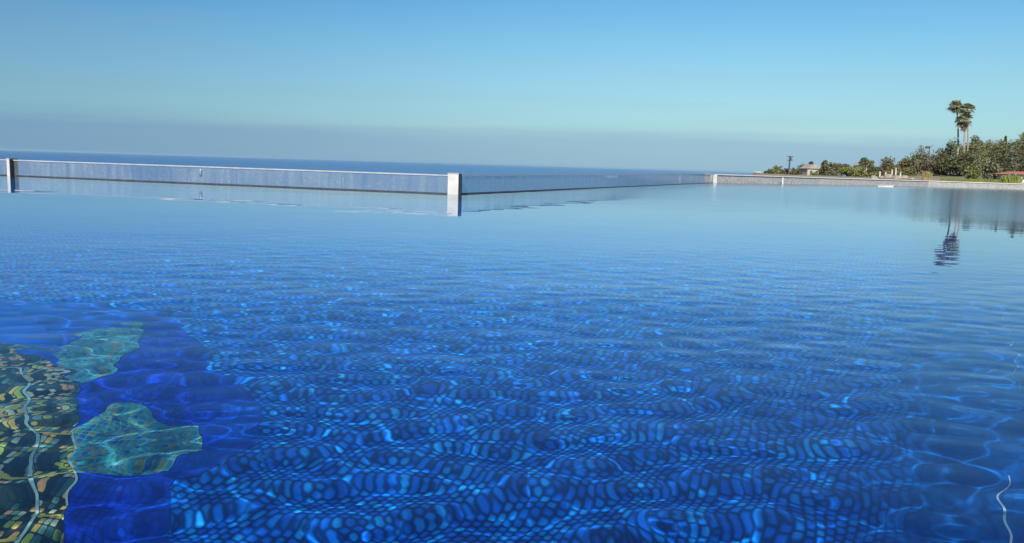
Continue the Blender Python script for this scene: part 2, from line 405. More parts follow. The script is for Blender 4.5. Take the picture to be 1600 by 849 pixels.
# long crested ripples: narrow ridges that draw bright lines on the floor
calm2 = 1 - .88*sstep(1.8, 6.5, rr)
for q in range(5):
    th = R((95, 76, 112, 55, 146)[q]); sp_ = (.62, .80, .74, 1.3, 1.3)[q]; wd = (.034, .036, .037, .040, .040)[q]; am = (.0004, .0004, .00035, .00035, .00035)[q]
    cx, cy = math.cos(th), math.sin(th)
    al = -cy*Xw + cx*Yw
    f = cx*Xw + cy*Yw
    for j in range(5):
        kk = rng.uniform(1.0, 5.5); f = f + rng.uniform(.04, .10)*2.0/kk*np.sin(kk*(al*rng.uniform(.6, 1.2) + rng.uniform(-.5, .5)*Yw) + rng.uniform(0, 6.28))
    ph = f/sp_ + .23*np.sin(f*1.7+q)
    d_ = (ph - np.round(ph))*sp_
    cell = np.round(ph)
    m_ = np.sin(al*rng.uniform(1.5, 2.6)+cell*2.4+q) + .8*np.sin(al*rng.uniform(.6, 1.1)+cell*4.1)
    m_ = np.clip(.30+.55*m_, 0, 1.25)
    # the ridge keeps its number all along, so the strength varies smoothly on it
    fade = 1 - sstep(wd*.9, wd*2.2, sp)
    Zw += am*m_*fade*calm2*np.exp(-(d_/wd)**2)
co_ = np.empty((NR*azn+1, 3), np.float32)
co_[:-1, 0] = Xw.ravel(); co_[:-1, 1] = Yw.ravel(); co_[:-1, 2] = Zw.ravel(); co_[-1] = (0, 0, Zw[0].mean())
ii = np.arange(NR-1)[:, None]*azn; jj = np.arange(azn)[None, :]; j2 = (jj+1) % azn
quads = np.stack([ii+jj, ii+azn+jj, ii+azn+j2, ii+j2], -1).reshape(-1, 4)[:, ::-1]
tri = np.stack([np.full(azn, NR*azn), np.arange(azn), (np.arange(azn)+1) % azn], -1)[:, ::-1]
me = bpy.data.meshes.new('pool_water')
me.vertices.add(len(co_)); me.vertices.foreach_set('co', co_.ravel())
nl = quads.size + tri.size
me.loops.add(nl); me.loops.foreach_set('vertex_index', np.concatenate([quads.ravel(), tri.ravel()]).astype(np.int32))
npoly = len(quads)+len(tri)
me.polygons.add(npoly)
ls = np.concatenate([np.arange(len(quads))*4, len(quads)*4+np.arange(len(tri))*3]).astype(np.int32)
me.polygons.foreach_set('loop_start', ls)
me.polygons.foreach_set('use_smooth', np.ones(npoly, bool))
me.update(calc_edges=True); me.validate()
me.materials.append(water_m)
if me.polygons[1000].normal.z < 0: me.flip_normals()
pwat = bpy.data.objects.new('pool_water', me); C.objects.link(pwat); tag(pwat, kind='structure')
pwat.cycles.is_caustics_caster = True
RECEIVERS = [floor, pw]

# sea
bm = bmesh.new()
ring = [(-58000, -1500), (58000, -1500), (58000, 74000), (-58000, 74000)]
bm.faces.new([bm.verts.new((x, y, -42)) for x, y in ring])
sea = link('sea', bm, sea_m); tag(sea, kind='structure')

# sea air
bm = bmesh.new(); box(bm, (0, 36000, -13), (118000, 77000, 60))
hz_m = bpy.data.materials.new('sea_haze'); hz_m.use_nodes = True
nt = hz_m.node_tree; nt.nodes.remove(nt.nodes['Principled BSDF'])
pv = N(nt, 'ShaderNodeVolumePrincipled', i_Density=HAZE, i_Anisotropy=.1); pv.inputs['Color'].default_value = (.42, .64, .84, 1)
L(nt, pv.outputs[0], nt.nodes['Material Output'].inputs['Volume'])
hz_o = link('haze', bm, hz_m); tag(hz_o, kind='stuff')

# ------------------------------------------------------------------ headland
def ss(a, b, x):
    q = min(max((x-a)/(b-a), 0), 1); return q*q*(3-2*q)
def ground(x, y):
    a = math.degrees(math.atan2(x, y)); r = math.hypot(x, y)
    z = .12 + .25*ss(60, 90, r) - .75*ss(120, 260, r)*(1-ss(19, 24, a))
    z += 3.0*ss(23.5, 32, a)*ss(85, 150, r)
    z += .12*math.sin(x*.21)*math.sin(y*.17)
    return z - 45*(1-ss(14.2, 16.3, a)) - 45*ss(330, 380, r)*(1-ss(24, 28, a))
bm = bmesh.new()
NA, NRR = 90, 60
grid = []
for i in range(NRR):
    row = []
    for j in range(NA):
        a = R(13.5 + (64-13.5)*j/(NA-1))
        r0 = reach(a) + .9
        r = r0*(420/r0)**(i/(NRR-1))
        x, y = r*math.sin(a), r*math.cos(a)
        row.append(bm.verts.new((x, y, ground(x, y) if i else ground(x, y)-.0)))
    grid.append(row)
for i in range(NRR-1):
    for j in range(NA-1):
        bm.faces.new((grid[i][j], grid[i][j+1], grid[i+1][j+1], grid[i+1][j]))
bmesh.ops.recalc_face_normals(bm, faces=bm.faces)
soil = noisy('dry_soil', (.11, .09, .055), (.21, .175, .12), .25, .95, detail=8)
ground_o = link('ground', bm, soil, smooth=True); tag(ground_o, kind='structure')

# ------------------------------------------------------------------ fence of glass panels along the weir
def fence(name, label, A, B, hA, hB, npan, posts, gap=.012, post_size=.23, clamp=None, railw=.035):
    root = empty(name, (A.x, A.y, 0)); tag(root, label, 'glass fence')
    A0 = Vector((A.x, A.y)); B0 = Vector((B.x, B.y)); dv = B0-A0; ln = dv.length; d = dv.normalized(); rz = math.atan2(d.y, d.x)
    root.rotation_euler = (0, 0, rz)
    hz = lambda u: hA + (hB-hA)*u/ln
    bm = bmesh.new()
    for seg in range(24):
        u0_, u1_ = ln*seg/24, ln*(seg+1)/24
        ang = math.atan2(hz(u1_)-hz(u0_), u1_-u0_)
        zc = (hz(u0_)+hz(u1_))/2 - .013
        box(bm, ((u0_+u1_)/2, 0, zc), ((u1_-u0_)/math.cos(ang), railw, .026), 0, 0, Matrix.Rotation(-ang, 4, 'Y'))
    link('top_rail', bm, alu, root)
    bm = bmesh.new()
    box(bm, (ln/2, 0, .008), (ln, .05, .026))
    link('base_rail', bm, dark_p, root)
    for k in range(npan):
        u0_, u1_ = ln*k/npan + gap/2, ln*(k+1)/npan - gap/2
        bm = bmesh.new()
        vsx = [bm.verts.new(p) for p in ((u0_, 0, .022), (u1_, 0, .022), (u1_, 0, hz(u1_)-.027), (u0_, 0, hz(u0_)-.027))]
        bm.faces.new(vsx)
        link('glass_panel', bm, glass_m, root)
    for u, rzp, sx_, sy_, h in posts:
        bm = bmesh.new()
        box(bm, (u, 0, h/2-.01), (sx_, sy_, h+.02), rzp-rz, .008)
        p_ = link('post', bm, white_p, root)
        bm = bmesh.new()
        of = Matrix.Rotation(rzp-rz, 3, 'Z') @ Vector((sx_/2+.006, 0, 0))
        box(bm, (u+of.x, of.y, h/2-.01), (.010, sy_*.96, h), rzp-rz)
        link('shade_plate', bm, dark_p, p_)  # added dark plate: the post's shaded side, put in as colour
        bm = bmesh.new()
        box(bm, (u, 0, h+.006), (sx_+.015, sy_+.015, .016), rzp-rz, .004)
        link('cap', bm, alu, p_)
    return root, d, ln, hz
h_left, h_corner, h_far = .372, .375, .46
fA, dA, lnA, hzA = fence('glass_fence', 'glass fence with pale rail along the left water edge, ending at the white corner post',
      Vector((FLX.x, FLX.y)), CN, .372, .375, 9,
      [((Vector((LP.x, LP.y))-FLX).length, R(-5), .07, .28, .39), ((Vector((CN.x, CN.y))-FLX).length, math.atan2(-d_left.y, -d_left.x)+R(-4), .225, .16, .40)])
# polished clamp that catches the sun on the left fence
cu = (water(333, 287)-Vector((FLX.x, FLX.y, 0)))
q = Vector((cu.x, cu.y)).dot(dA)
bm = bmesh.new()
box(bm, (q, -.03, .245), (.05, .035, .13), 0, .012)
bm2 = link('clamp', bm, steel, fA, True)
fB, dB, lnB, hzB = fence('glass_fence', 'long glass fence receding right from the white corner post with grey blue panels',
      CN+Vector((.12, .25, 0)), FP, .375, .46, 12, [((Vector((FP.x, FP.y))-Vector((CN.x+.12, CN.y+.25))).length, R(20), .24, .24, .45)])

# ------------------------------------------------------------------ low stone wall along the right water edge
wl = [Vector((p.x, p.y)) for p in (FP, W1, W2, W3, W4)]
root = empty('stone_wall', (wl[0].x, wl[0].y, 0)); tag(root, 'low speckled stone wall with pale coping along the right water edge', 'stone wall')
tops = [.46, .43, .41, .39, .39]
def strip(bm, pts, tops, off0, off1, zb, dz):
    prev = None
    o = Vector((wl[0].x, wl[0].y))
    for i, p in enumerate(pts):
        t_ = (pts[min(i+1, len(pts)-1)]-pts[max(i-1, 0)]).normalized()
        n2 = Vector((-t_.y, t_.x))
        a = p+n2*off0-o; c = p+n2*off1-o
        cur = [bm.verts.new((a.x, a.y, zb if zb is not None else tops[i])), bm.verts.new((a.x, a.y, tops[i]+dz)), bm.verts.new((c.x, c.y, tops[i]+dz)), bm.verts.new((c.x, c.y, zb if zb is not None else tops[i]))]
        if prev:
            for k in range(4): bm.faces.new((prev[k], prev[(k+1) % 4], cur[(k+1) % 4], cur[k]))
        else: bm.faces.new(cur)
        prev = cur
    bm.faces.new(prev[::-1])
    bmesh.ops.recalc_face_normals(bm, faces=bm.faces)
bm = bmesh.new(); strip(bm, wl, tops, .02, .55, -.3, -.052); link('wall_body', bm, stone, root)
bm = bmesh.new(); strip(bm, wl, [t_-.05 for t_ in tops], -.03, .62, None, .05); link('coping', bm, coping_m, root)

# white things at the foot of the wall
p = water(1220, 287.6); o = empty('marker_post', (p.x, p.y-.3, 0)); tag(o, 'slim white post rising from the water in front of the stone wall', 'post')
bm = bmesh.new(); tube(bm, [(0, 0, -.1), (0, 0, .3)], .055, 12); link('shaft', bm, white_p, o, False)
bm = bmesh.new(); tube(bm, [(0, 0, .3), (0, 0, .33), (0, 0, .36)], [.075, .075, .03], 12); link('cap', bm, white_p, o, False)
p = water(1377, 291.8); o = empty('skimmer_box', (p.x, p.y-.5, 0), -R(20)); tag(o, 'wide white box at the water line under the stone wall', 'box')
bm = bmesh.new(); box(bm, (0, 0, .03), (.85, .35, .10), 0, .02); link('body', bm, white_p, o)
bm = bmesh.new(); box(bm, (0, 0, .09), (.92, .4, .025), 0, .008); link('lid', bm, white_p, o)
p = water(1606, 297.2); o = empty('skimmer_box', (p.x, p.y-.5, 0), -R(20)); tag(o, 'small white box at the water line by the right edge of the photo', 'box')
bm = bmesh.new(); box(bm, (0, 0, .05), (.8, .35, .13), 0, .02); link('body', bm, white_p, o)
bm = bmesh.new(); box(bm, (0, 0, .13), (.86, .4, .03), 0, .008); link('lid', bm, white_p, o)

# ------------------------------------------------------------------ things under the water
V2 = lambda x, y, z: Vector((under(x, y, z).x, under(x, y, z).y))
# turtle mosaic laid flat into the floor at the lower left
org = under(150, 700, -DEPTH)
tm = empty('floor_mosaic', (org.x, org.y, -DEPTH)); tag(tm, 'sea turtle mosaic of dark gold shell and teal flippers on the pool floor, bottom left', 'mosaic')
def inlay(name, pix, z0, z1, mat, parent):
    pts = []
    for (x, y) in pix:
        q_ = under(x, y, -DEPTH+z1); pts.append((q_.x-org.x, q_.y-org.y))
    bm = bmesh.new(); prism(bm, pts, z0, z1)
    return link(name, bm, mat, parent)
def round_off(p, n=2):
    p = [Vector(q_) for q_ in p]
    for _ in range(n):
        r_ = []
        for a, b_ in zip(p, p[1:]+p[:1]): r_ += [a*.75+b_*.25, a*.25+b_*.75]
        p = r_
    return p
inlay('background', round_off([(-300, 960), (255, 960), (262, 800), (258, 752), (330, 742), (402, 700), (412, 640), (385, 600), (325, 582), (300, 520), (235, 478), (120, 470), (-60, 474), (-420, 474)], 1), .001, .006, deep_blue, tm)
shell = inlay('shell', [(-30, 528), (30, 545), (83, 563), (122, 593), (120, 628), (109, 671), (111, 741), (109, 784), (96, 849), (80, 940), (-260, 940), (-400, 528)], .008, .012, dark_top, tm)
inlay('flipper', [(109, 741), (109, 668), (140, 650), (174, 632), (217, 632), (261, 668), (313, 671), (315, 708), (272, 721), (265, 735)], .014, .018, teal_top, tm)
inlay('flipper', [(83, 554), (148, 519), (226, 505), (206, 552), (174, 580), (130, 597), (100, 573)], .014, .018, teal_top, tm)
for kj, (line, wj) in enumerate((([(41, 602), (46, 654), (57, 684), (46, 732), (57, 767), (54, 802), (30, 849), (10, 900)], .024), ([(-60, 720), (-20, 728), (48, 741), (109, 741)], .036), ([(57, 678), (109, 680)], .028),
                 ([(57, 811), (98, 813)], .03), ([(-40, 566), (-10, 573), (35, 578), (43, 598), (75, 578), (118, 594)], .026), ([(109, 671), (111, 741), (109, 784)], .016), ([(-160, 640), (-60, 655), (44, 645)], .022), ([(-200, 850), (-80, 838), (28, 850)], .03))):
    wj *= .62
    pp = [under(x, y, -DEPTH+.019) for x, y in line]
    pp = [Vector((q_.x-org.x, q_.y-org.y)) for q_ in pp]
    bm = bmesh.new(); prev = None
    for n_i, p_ in enumerate(pp):
        t_ = (pp[min(n_i+1, len(pp)-1)]-pp[max(n_i-1, 0)]).normalized(); nn = Vector((-t_.y, t_.x))*wj/2
        cur = [bm.verts.new((*(p_+nn), .019)), bm.verts.new((*(p_-nn), .019))]
        if prev: bm.faces.new((prev[0], prev[1], cur[1], cur[0]))
        prev = cur
    bmesh.ops.recalc_face_normals(bm, faces=bm.faces)
    if bm.faces[:][0].normal.z < 0: bmesh.ops.reverse_faces(bm, faces=bm.faces)
    link('joint', bm, pale_grout if kj in (0, 5, 4) else yellow_grout, shell)

# pale sealed seams in the plain strip of floor along the right
for (pa, pb, w_, mt, lab) in (((1566, 870), (1559, 735), .007, noisy('pale_seam', (.30, .45, .55), (.42, .55, .62), 10, .6), 'short pale seam on the pool floor in the bottom right corner'),
                              ((1592, 612), (1568, 490), .006, noisy('faint_seam', (.06, .13, .22), (.12, .22, .30), 10, .6), 'faint thin seam on the pool floor at the right, above the pale one')):
    s0 = under(*pa, -DEPTH+.006); s1 = under(*pb, -DEPTH+.006); dd = (s1-s0); dd.z = 0; ln_s = dd.length; dd.normalize(); nn = Vector((dd.y, -dd.x))*w_
    bm = bmesh.new(); rn = random.Random(4)
    l_ = [Vector((dd.x, dd.y))*ln_s*k/12+nn*(1-k/24)*rn.uniform(.6, 1.1) for k in range(13)]; r_ = [Vector((dd.x, dd.y))*ln_s*k/12-nn*(1-k/24)*rn.uniform(.6, 1.1) for k in range(13)]
    prism(bm, l_+r_[::-1], .002, .008)
    o = link('seam', bm, mt); o.location = (s0.x, s0.y, -DEPTH); tag(o, lab, 'seam')
for ob in C.objects:
    if ob.type == 'MESH' and ob is not pwat and ob.name.split('.')[0] in ('pool_floor', 'pool_wall', 'background', 'shell', 'flipper', 'joint', 'seam'):
        ob.cycles.is_caustics_receiver = True

# ------------------------------------------------------------------ vegetation
def leafmat(name, c, var=.36):
    m, nt, b = newmat(name)
    oi = N(nt, 'ShaderNodeNewGeometry')
    r_ = N(nt, 'ShaderNodeTexNoise', i_Scale=.9, i_Detail=2.0); L(nt, oi.outputs['Position'], r_.inputs[0])
    ad = N(nt, 'ShaderNodeMath', operation='MULTIPLY_ADD'); L(nt, oi.outputs['Random Per Island'], ad.inputs[0]); ad.inputs[1].default_value = .6
    L(nt, r_.outputs[0], ad.inputs[2])
    mr = N(nt, 'ShaderNodeMapRange'); L(nt, ad.outputs[0], mr.inputs[0]); mr.inputs[1].default_value = .35; mr.inputs[2].default_value = 1.15
    mx = N(nt, 'ShaderNodeMix', data_type='RGBA'); L(nt, mr.outputs[0], mx.inputs[0])
    mx.inputs[6].default_value = (*[v*(1-var) for v in c], 1); mx.inputs[7].default_value = (*[min(v*(1+var), 1) for v in c], 1)
    L(nt, mx.outputs[2], b.inputs['Base Color']); b.inputs['Roughness'].default_value = .7; b.inputs['Specular IOR Level'].default_value = .25
    return m
LEAF = {'dark': leafmat('dark_foliage', (.070, .070, .032)), 'olive': leafmat('olive_foliage', (.105, .108, .036)), 'lime': leafmat('lime_foliage', (.11, .13, .03)),
        'brown': leafmat('dry_foliage', (.100, .086, .046)), 'grey': leafmat('grey_green_foliage', (.105, .108, .06)), 'mid': leafmat('green_foliage', (.085, .098, .038)),
        'pale': leafmat('pale_foliage', (.15, .14, .105)), 'palm': leafmat('palm_frond', (.115, .11, .045)), 'dead': leafmat('dead_frond', (.15, .105, .06)), 'reed': leafmat('dry_reed', (.20, .165, .07))}

def leaf(bm, p, s, rn):
    n = Vector((rn.gauss(0, 1), rn.gauss(0, 1), rn.gauss(0, 1)+.6)).normalized()
    x = n.orthogonal().normalized(); y = n.cross(x); a = rn.uniform(0, math.tau)
    u = x*math.cos(a)+y*math.sin(a); v = n.cross(u)
    l = s*rn.uniform(.7, 1.4); wd = s*rn.uniform(.4, .8)
    bm.faces.new([bm.verts.new(p+q_) for q_ in (u*l, v*wd*.7+u*l*.1, -u*l*.8, -v*wd)])
def crown(bm, c, rx, ry, rz, n, s, rn, lumps=9, flat=0):
    cl = []
    for i in range(lumps):
        while True:
            q_ = Vector((rn.uniform(-1, 1), rn.uniform(-1, 1), rn.uniform(-1, 1)))
            if q_.length < 1: break
        q_ = q_*.72
        cl.append((Vector((c.x+q_.x*rx, c.y+q_.y*ry, c.z+q_.z*rz)), rn.uniform(.30, .52)))
    for i in range(n):
        cc, k = cl[i % lumps]
        d = Vector((rn.gauss(0, 1), rn.gauss(0, 1), rn.gauss(0, 1))).normalized()*(rn.random()**.45)
        leaf(bm, Vector((cc.x+d.x*rx*k, cc.y+d.y*ry*k, cc.z+d.z*rz*k)), s, rn)
def span(x0, x1, yt, depth):
    l, r_ = at(x0, yt, depth), at(x1, yt, depth)
    xm = (l.x+r_.x)/2
    g_ = ground(xm, depth)
    t_ = at((x0+x1)/2, yt, depth)
    return Vector((xm, depth, g_)), (r_.x-l.x)/2, t_.z
def tree(x0, x1, yt, depth, kind, label, name='tree', cat='tree', under_=.08, n=900, group=None, ls=None, lumps=9, bare=0, ybot=None):
    rn = random.Random(int(x0*7+yt*13))
    base, rx, top = span(x0, x1, yt, depth)
    o = empty(name, base); tag(o, label, cat, group)
    h = top-base.z
    zb = h*under_
    px = depth/804.0
    s = ls or max(px*1.1, .13)
    bm = bmesh.new()
    crown(bm, Vector((0, 0, (h+zb)/2)), rx*1.32, max(rx*.9, .6), (h-zb)/2*1.16, int(n*1.5), s, rn, lumps+3)
    cr = link('crown', bm, LEAF[kind], o)
    bm = bmesh.new()
    tr_ = max(h*.028, .05)
    lean = rn.uniform(-.06, .06)*h
    topk = (h*.62)
    tube(bm, [(0, 0, -.4), (lean*.3, 0, topk*.4), (lean, 0, topk)], [tr_*1.35, tr_, tr_*.55], 7)
    for k in range(5):
        a = k*math.tau/5 + rn.uniform(-.4, .4); zz = topk*rn.uniform(.35, .8)
        tube(bm, [(lean*zz/topk, 0, zz), (math.cos(a)*rx*.35, math.sin(a)*rx*.3, zz+h*.14), (math.cos(a)*rx*.62, math.sin(a)*rx*.5, zz+h*.26)], [tr_*.55, tr_*.38, tr_*.15], 5)
    if bare:
        for k in range(bare):
            a = rn.uniform(0, math.tau); e2 = rn.uniform(.5, 1.2)
            tube(bm, [(lean*.4, 0, h*.25), (math.cos(a)*rx*e2*.5, -abs(math.sin(a))*rx*.5, h*rn.uniform(.45, .8)), (math.cos(a)*rx*e2, -abs(math.sin(a))*rx*.8, h*rn.uniform(.7, 1.05))], [tr_*.4, tr_*.28, tr_*.1], 5)
    link('trunk', bm, bark, o)
    return o

T = tree
T(1540, 1680, 223, 96, 'dark', 'widest dark green tree, filling the right end of the headland', n=4500, lumps=26, under_=-.2)
T(1455, 1500, 236, 97, 'dark', 'dark round tree with low shade just left of the three palm trunks', n=2200, lumps=16, under_=-.2)
T(1486, 1546, 235, 93, 'dark', 'broad dark tree directly below the three palms', n=3000, lumps=20, under_=-.2)
T(1503, 1534, 255, 80, 'olive', 'low olive bush in front of the broad dark tree below the palms', 'bush', 'bush', -.2, n=1600)
T(1526, 1567, 247, 82, 'grey', 'grey green bush rising beside the olive bush, right of the palms', 'bush', 'bush', .02, n=1400)
T(1470, 1502, 221, 126, 'mid', 'mid green rounded tree on the slope behind the left palm trunk', n=1000)
T(1497, 1533, 211, 142, 'mid', 'tallest green tree on the hill behind the right palm trunks', n=1200)
T(1528, 1556, 212, 138, 'grey', 'grey green domed tree on the hilltop right of the palms', n=1000)
T(1522, 1548, 224, 128, 'pale', 'pale bleached tree on the hill slope below the grey green dome', n=700)
T(1546, 1585, 219, 122, 'olive', 'olive tree on the hill between the pale tree and the conifer tip', n=1000)
T(1578, 1640, 214, 118, 'mid', 'bright crowned tree on the skyline at the right edge of the headland', n=1200)
T(1425, 1453, 233, 120, 'grey', 'tall grey green tree beside the thin mast', n=1100, bare=4)
T(1427, 1460, 250, 100, 'brown', 'brown half bare bush with thin branches beside the white hut', 'bush', 'bush', .05, n=700, bare=9)
T(1378, 1413, 246, 140, 'brown', 'domed brown green tree behind the pale boulders', n=1200, under_=.1)
T(1402, 1433, 250, 132, 'brown', 'lower brown tree between the domed tree and the tall grey tree', n=1000, under_=.1)
T(1362, 1388, 257, 150, 'brown', 'small brown tree just right of the white house gable', n=800, under_=.1)
T(1345, 1357, 247, 165, 'dark', 'small dark lollipop tree on a thin trunk left of the white house gable', n=420, under_=.45)
T(1355, 1367, 250, 170, 'grey', 'small round grey tree rising over the white house gable', n=420, under_=.5)
T(1308, 1346, 260, 130, 'lime', 'lime green bush, the brightest on the low headland', 'bush', 'bush', .03, n=1000)
T(1304, 1330, 256, 172, 'dark', 'flat topped dark tree behind the lime bush', n=700)
T(1281, 1312, 258, 150, 'dark', 'dark green tree right beside the pale roofed house', n=900, under_=.05)
T(1330, 1350, 264, 118, 'olive', 'small olive shrub at the right foot of the lime bush', 'bush', 'bush', .02, n=500)
T(1283, 1293, 252, 215, 'dark', 'small dark treetop showing over the right end of the pale roof', n=300, under_=.4)
T(1262, 1274, 253, 190, 'dark', 'small dark tree standing before the left end of the pale roofed house', n=420, under_=.4)
T(1246, 1266, 257, 200, 'olive', 'yellowish olive tree left of the pale roofed house', n=700, under_=.05)
T(1234, 1250, 264, 216, 'dark', 'low dark shrub right of the foot of the utility pole', 'bush', 'bush', .02, n=420)
T(1221, 1238, 264, 226, 'brown', 'reddish brown shrub at the foot of the utility pole', 'bush', 'bush', .02, n=420)
T(1197, 1213, 265, 234, 'mid', 'leftmost shrub of the headland, low and green', 'bush', 'bush', .02, n=420)
T(1376, 1420, 268, 112, 'brown', 'dry brown scrub row behind the white stakes', 'bush', 'bush', .02, n=600)
T(1345, 1378, 269, 125, 'olive', 'dusty olive scrub left of the pale boulders', 'bush', 'bush', .02, n=500)

T(1455, 1478, 262, 99, 'dark', 'low dark shrub filling the foot of the slope right of the white hut', 'bush', 'bush', -.3, n=700)
T(1536, 1575, 240, 108, 'mid', 'mid green tree between the pale tree and the widest dark tree', n=1400, under_=-.2)
T(1470, 1500, 240, 118, 'olive', 'olive tree on the slope under the mid green rounded tree', n=1000, under_=-.2)
T(1505, 1545, 228, 120, 'olive', 'olive tree on the slope below the tallest green tree', n=1300, under_=-.2)
T(1413, 1432, 262, 108, 'olive', 'olive bush between the stakes and the brown half bare bush', 'bush', 'bush', -.2, n=700)
T(1388, 1406, 258, 128, 'olive', 'olive tree in front of the domed brown green tree', n=700, under_=-.2)
T(1318, 1334, 264, 160, 'mid', 'mid green bush showing behind the lime bush', 'bush', 'bush', -.2, n=500)
T(1290, 1306, 266, 140, 'brown', 'brown scrub at the foot of the dark green tree by the pale roofed house', 'bush', 'bush', -.2, n=500)
T(1208, 1224, 266, 228, 'olive', 'olive scrub under the small spiky palm', 'bush', 'bush', -.2, n=420)
T(1250, 1263, 267, 190, 'brown', 'brown scrub left of the wall of the pale roofed house', 'bush', 'bush', -.2, n=420)

T(1203, 1222, 262, 240, 'grey', 'greyish tree behind the leftmost shrub and the spiky palm', n=500, under_=-.2)
T(1270, 1290, 267, 176, 'olive', 'olive bush standing before the door side of the pale roofed house', 'bush', 'bush', -.2, n=420)
T(1288, 1322, 255, 185, 'olive', 'long olive tree line between the pale roof and the flat topped tree', n=900, under_=-.2)
T(1330, 1352, 257, 150, 'mid', 'green tree right behind the lime bush', n=700, under_=-.2)
T(1350, 1380, 261, 140, 'dark', 'dark tree under the white house gable', n=800, under_=-.2)
T(1370, 1396, 252, 160, 'grey', 'grey tree behind the first pale stake', n=800, under_=-.2)
T(1398, 1424, 246, 150, 'olive', 'olive tree filling the gap right of the domed tree', n=900, under_=-.2)
T(1420, 1440, 245, 135, 'dark', 'dark tree left of the tall grey green tree', n=800, under_=-.2)
T(1438, 1462, 240, 124, 'brown', 'brown tree behind the mast', n=800, under_=-.2)
T(1462, 1482, 246, 110, 'olive', 'olive shrub on the left shoulder of the dark round tree', n=700, under_=-.2)

# conifer tip
base, rx, top = span(1566, 1577, 214, 132)
o = empty('conifer', base); tag(o, 'small pointed conifer tip on the skyline right of the olive tree', 'conifer')
bm = bmesh.new(); rn = random.Random(3)
hh = top-base.z
for i in range(600):
    f = rn.random()**.8
    a = rn.uniform(0, math.tau); rr_ = rx*(1-f)*rn.uniform(.3, 1)+.05
    leaf(bm, Vector((math.cos(a)*rr_, math.sin(a)*rr_, hh*(.15+.87*f))), .2, rn)
link('crown', bm, LEAF['mid'], o)
bm = bmesh.new(); tube(bm, [(0, 0, -.4), (0, 0, hh*.95)], [.14, .03], 7); link('trunk', bm, bark, o)

# palms
def fan(bm, c, d, L_, rn, width=.9):
    """one fan leaf: a stalk and a spread of narrow blades that droop"""
    d = d.normalized()
    side = d.cross(Vector((0, 0, 1)))
    side = side.normalized() if side.length > .05 else Vector((1, 0, 0))
    e = c+d*L_*.45 + Vector((0, 0, -.04*L_))
    w2 = .035
    bm.faces.new([bm.verts.new(q_) for q_ in (c-side*w2, c+side*w2, e+side*w2, e-side*w2)])
    upn = side.cross(d)
    for k in range(9):
        an = (k-4)/4*1.15
        v = d*math.cos(an)+side*math.sin(an)
        t1 = e+v*L_*.38; t2 = e+v*L_*.62 + Vector((0, 0, -.20*L_*rn.uniform(.6, 1.5)))
        s2 = (side*math.cos(an)-d*math.sin(an))*L_*.055
        bm.faces.new([bm.verts.new(q_) for q_ in (e, t1-s2, t2, t1+s2)])
def palm(px, ptop, trunk_px, depth, label, cr=1.5, skirt=1.0, seed=1, group=None):
    rn = random.Random(seed)
    tp = at(px, ptop, depth)
    bx_ = at(trunk_px, 235, depth).x
    g_ = ground(bx_, depth)
    o = empty('fan_palm', (bx_, depth, g_)); tag(o, label, 'palm tree', 'fan palms on the headland')
    hh = tp.z-g_-cr*.75
    dx = tp.x-bx_
    bm = bmesh.new()
    tube(bm, [(0, 0, -.5), (0, 0, .4), (dx*.15, 0, hh*.35), (dx*.5, 0, hh*.7), (dx, 0, hh)], [.26, .16, .12, .105, .12], 9)
    link('trunk', bm, palm_bark, o)
    c = Vector((dx, 0, hh))
    bm = bmesh.new()
    for k in range(44):
        a = rn.uniform(0, math.tau); el = math.asin(rn.uniform(-.62, 1.0))
        fan(bm, c, Vector((math.cos(a)*math.cos(el), math.sin(a)*math.cos(el), math.sin(el))), cr*rn.uniform(.72, 1.12), rn)
    link('frond_crown', bm, LEAF['palm'], o)
    bm = bmesh.new()
    for k in range(int(30*skirt)):
        a = rn.uniform(0, math.tau); el = rn.uniform(-1.3, -.35)
        zz = -(rn.random()**1.6)*.9*skirt
        fan(bm, c+Vector((0, 0, zz)), Vector((math.cos(a)*math.cos(el), math.sin(a)*math.cos(el), math.sin(el))), cr*rn.uniform(.4, .9)*(1+zz*.35/max(skirt, .3)), rn)
    link('dead_skirt', bm, LEAF['dead'], o)
palm(1496, 156, 1498, 122, 'tallest fan palm, leftmost of the three with a bare slim trunk', 1.35, .4, 5)
palm(1512, 162, 1513, 126, 'middle height fan palm at the right of the three, crown behind the others', 1.2, .6, 8)
palm(1508, 176, 1507, 119, 'shortest of the three palms, with a brown skirt below its crown', 1.3, 1.3, 12)

# feather palm at the right edge, small spiky palm at the left end
def feather_palm(px, ptop, depth, label, L_, nf, seed, kind='mid'):
    rn = random.Random(seed)
    tp = at(px, ptop, depth); g_ = ground(tp.x, depth)
    o = empty('feather_palm', (tp.x, depth, g_)); tag(o, label, 'palm tree')
    hh = max(tp.z-g_-L_*.5, .4)
    bm = bmesh.new(); tube(bm, [(0, 0, -.4), (0, 0, hh)], [.2, .14], 8); link('trunk', bm, bark, o)
    bm = bmesh.new()
    for k in range(nf):
        a = k*2.4+rn.uniform(-.3, .3); el = rn.uniform(.1, 1.3)
        pts = []
        for i in range(9):
            f = i/8
            rr_ = L_*f*math.cos(el); pts.append(Vector((math.cos(a)*rr_, math.sin(a)*rr_, hh+L_*(math.sin(el)*f-.75*f*f*math.cos(el)))))
        sd_ = Vector((-math.sin(a), math.cos(a), 0))
        for i in range(8):
            p0, p1 = pts[i], pts[i+1]
            for sgn in (-1, 1):
                w_ = L_*.22*(1-abs(i/8-.45))
                tip = (p0+p1)/2 + sd_*sgn*w_ + (p1-p0)*.8 + Vector((0, 0, -w_*.45))
                bm.faces.new([bm.verts.new(q_) for q_ in (p0, p1, tip)])
    link('frond_crown', bm, LEAF[kind], o)
feather_palm(1600, 211, 110, 'green feather palm on the skyline at the right edge of the photo', 1.9, 26, 4)
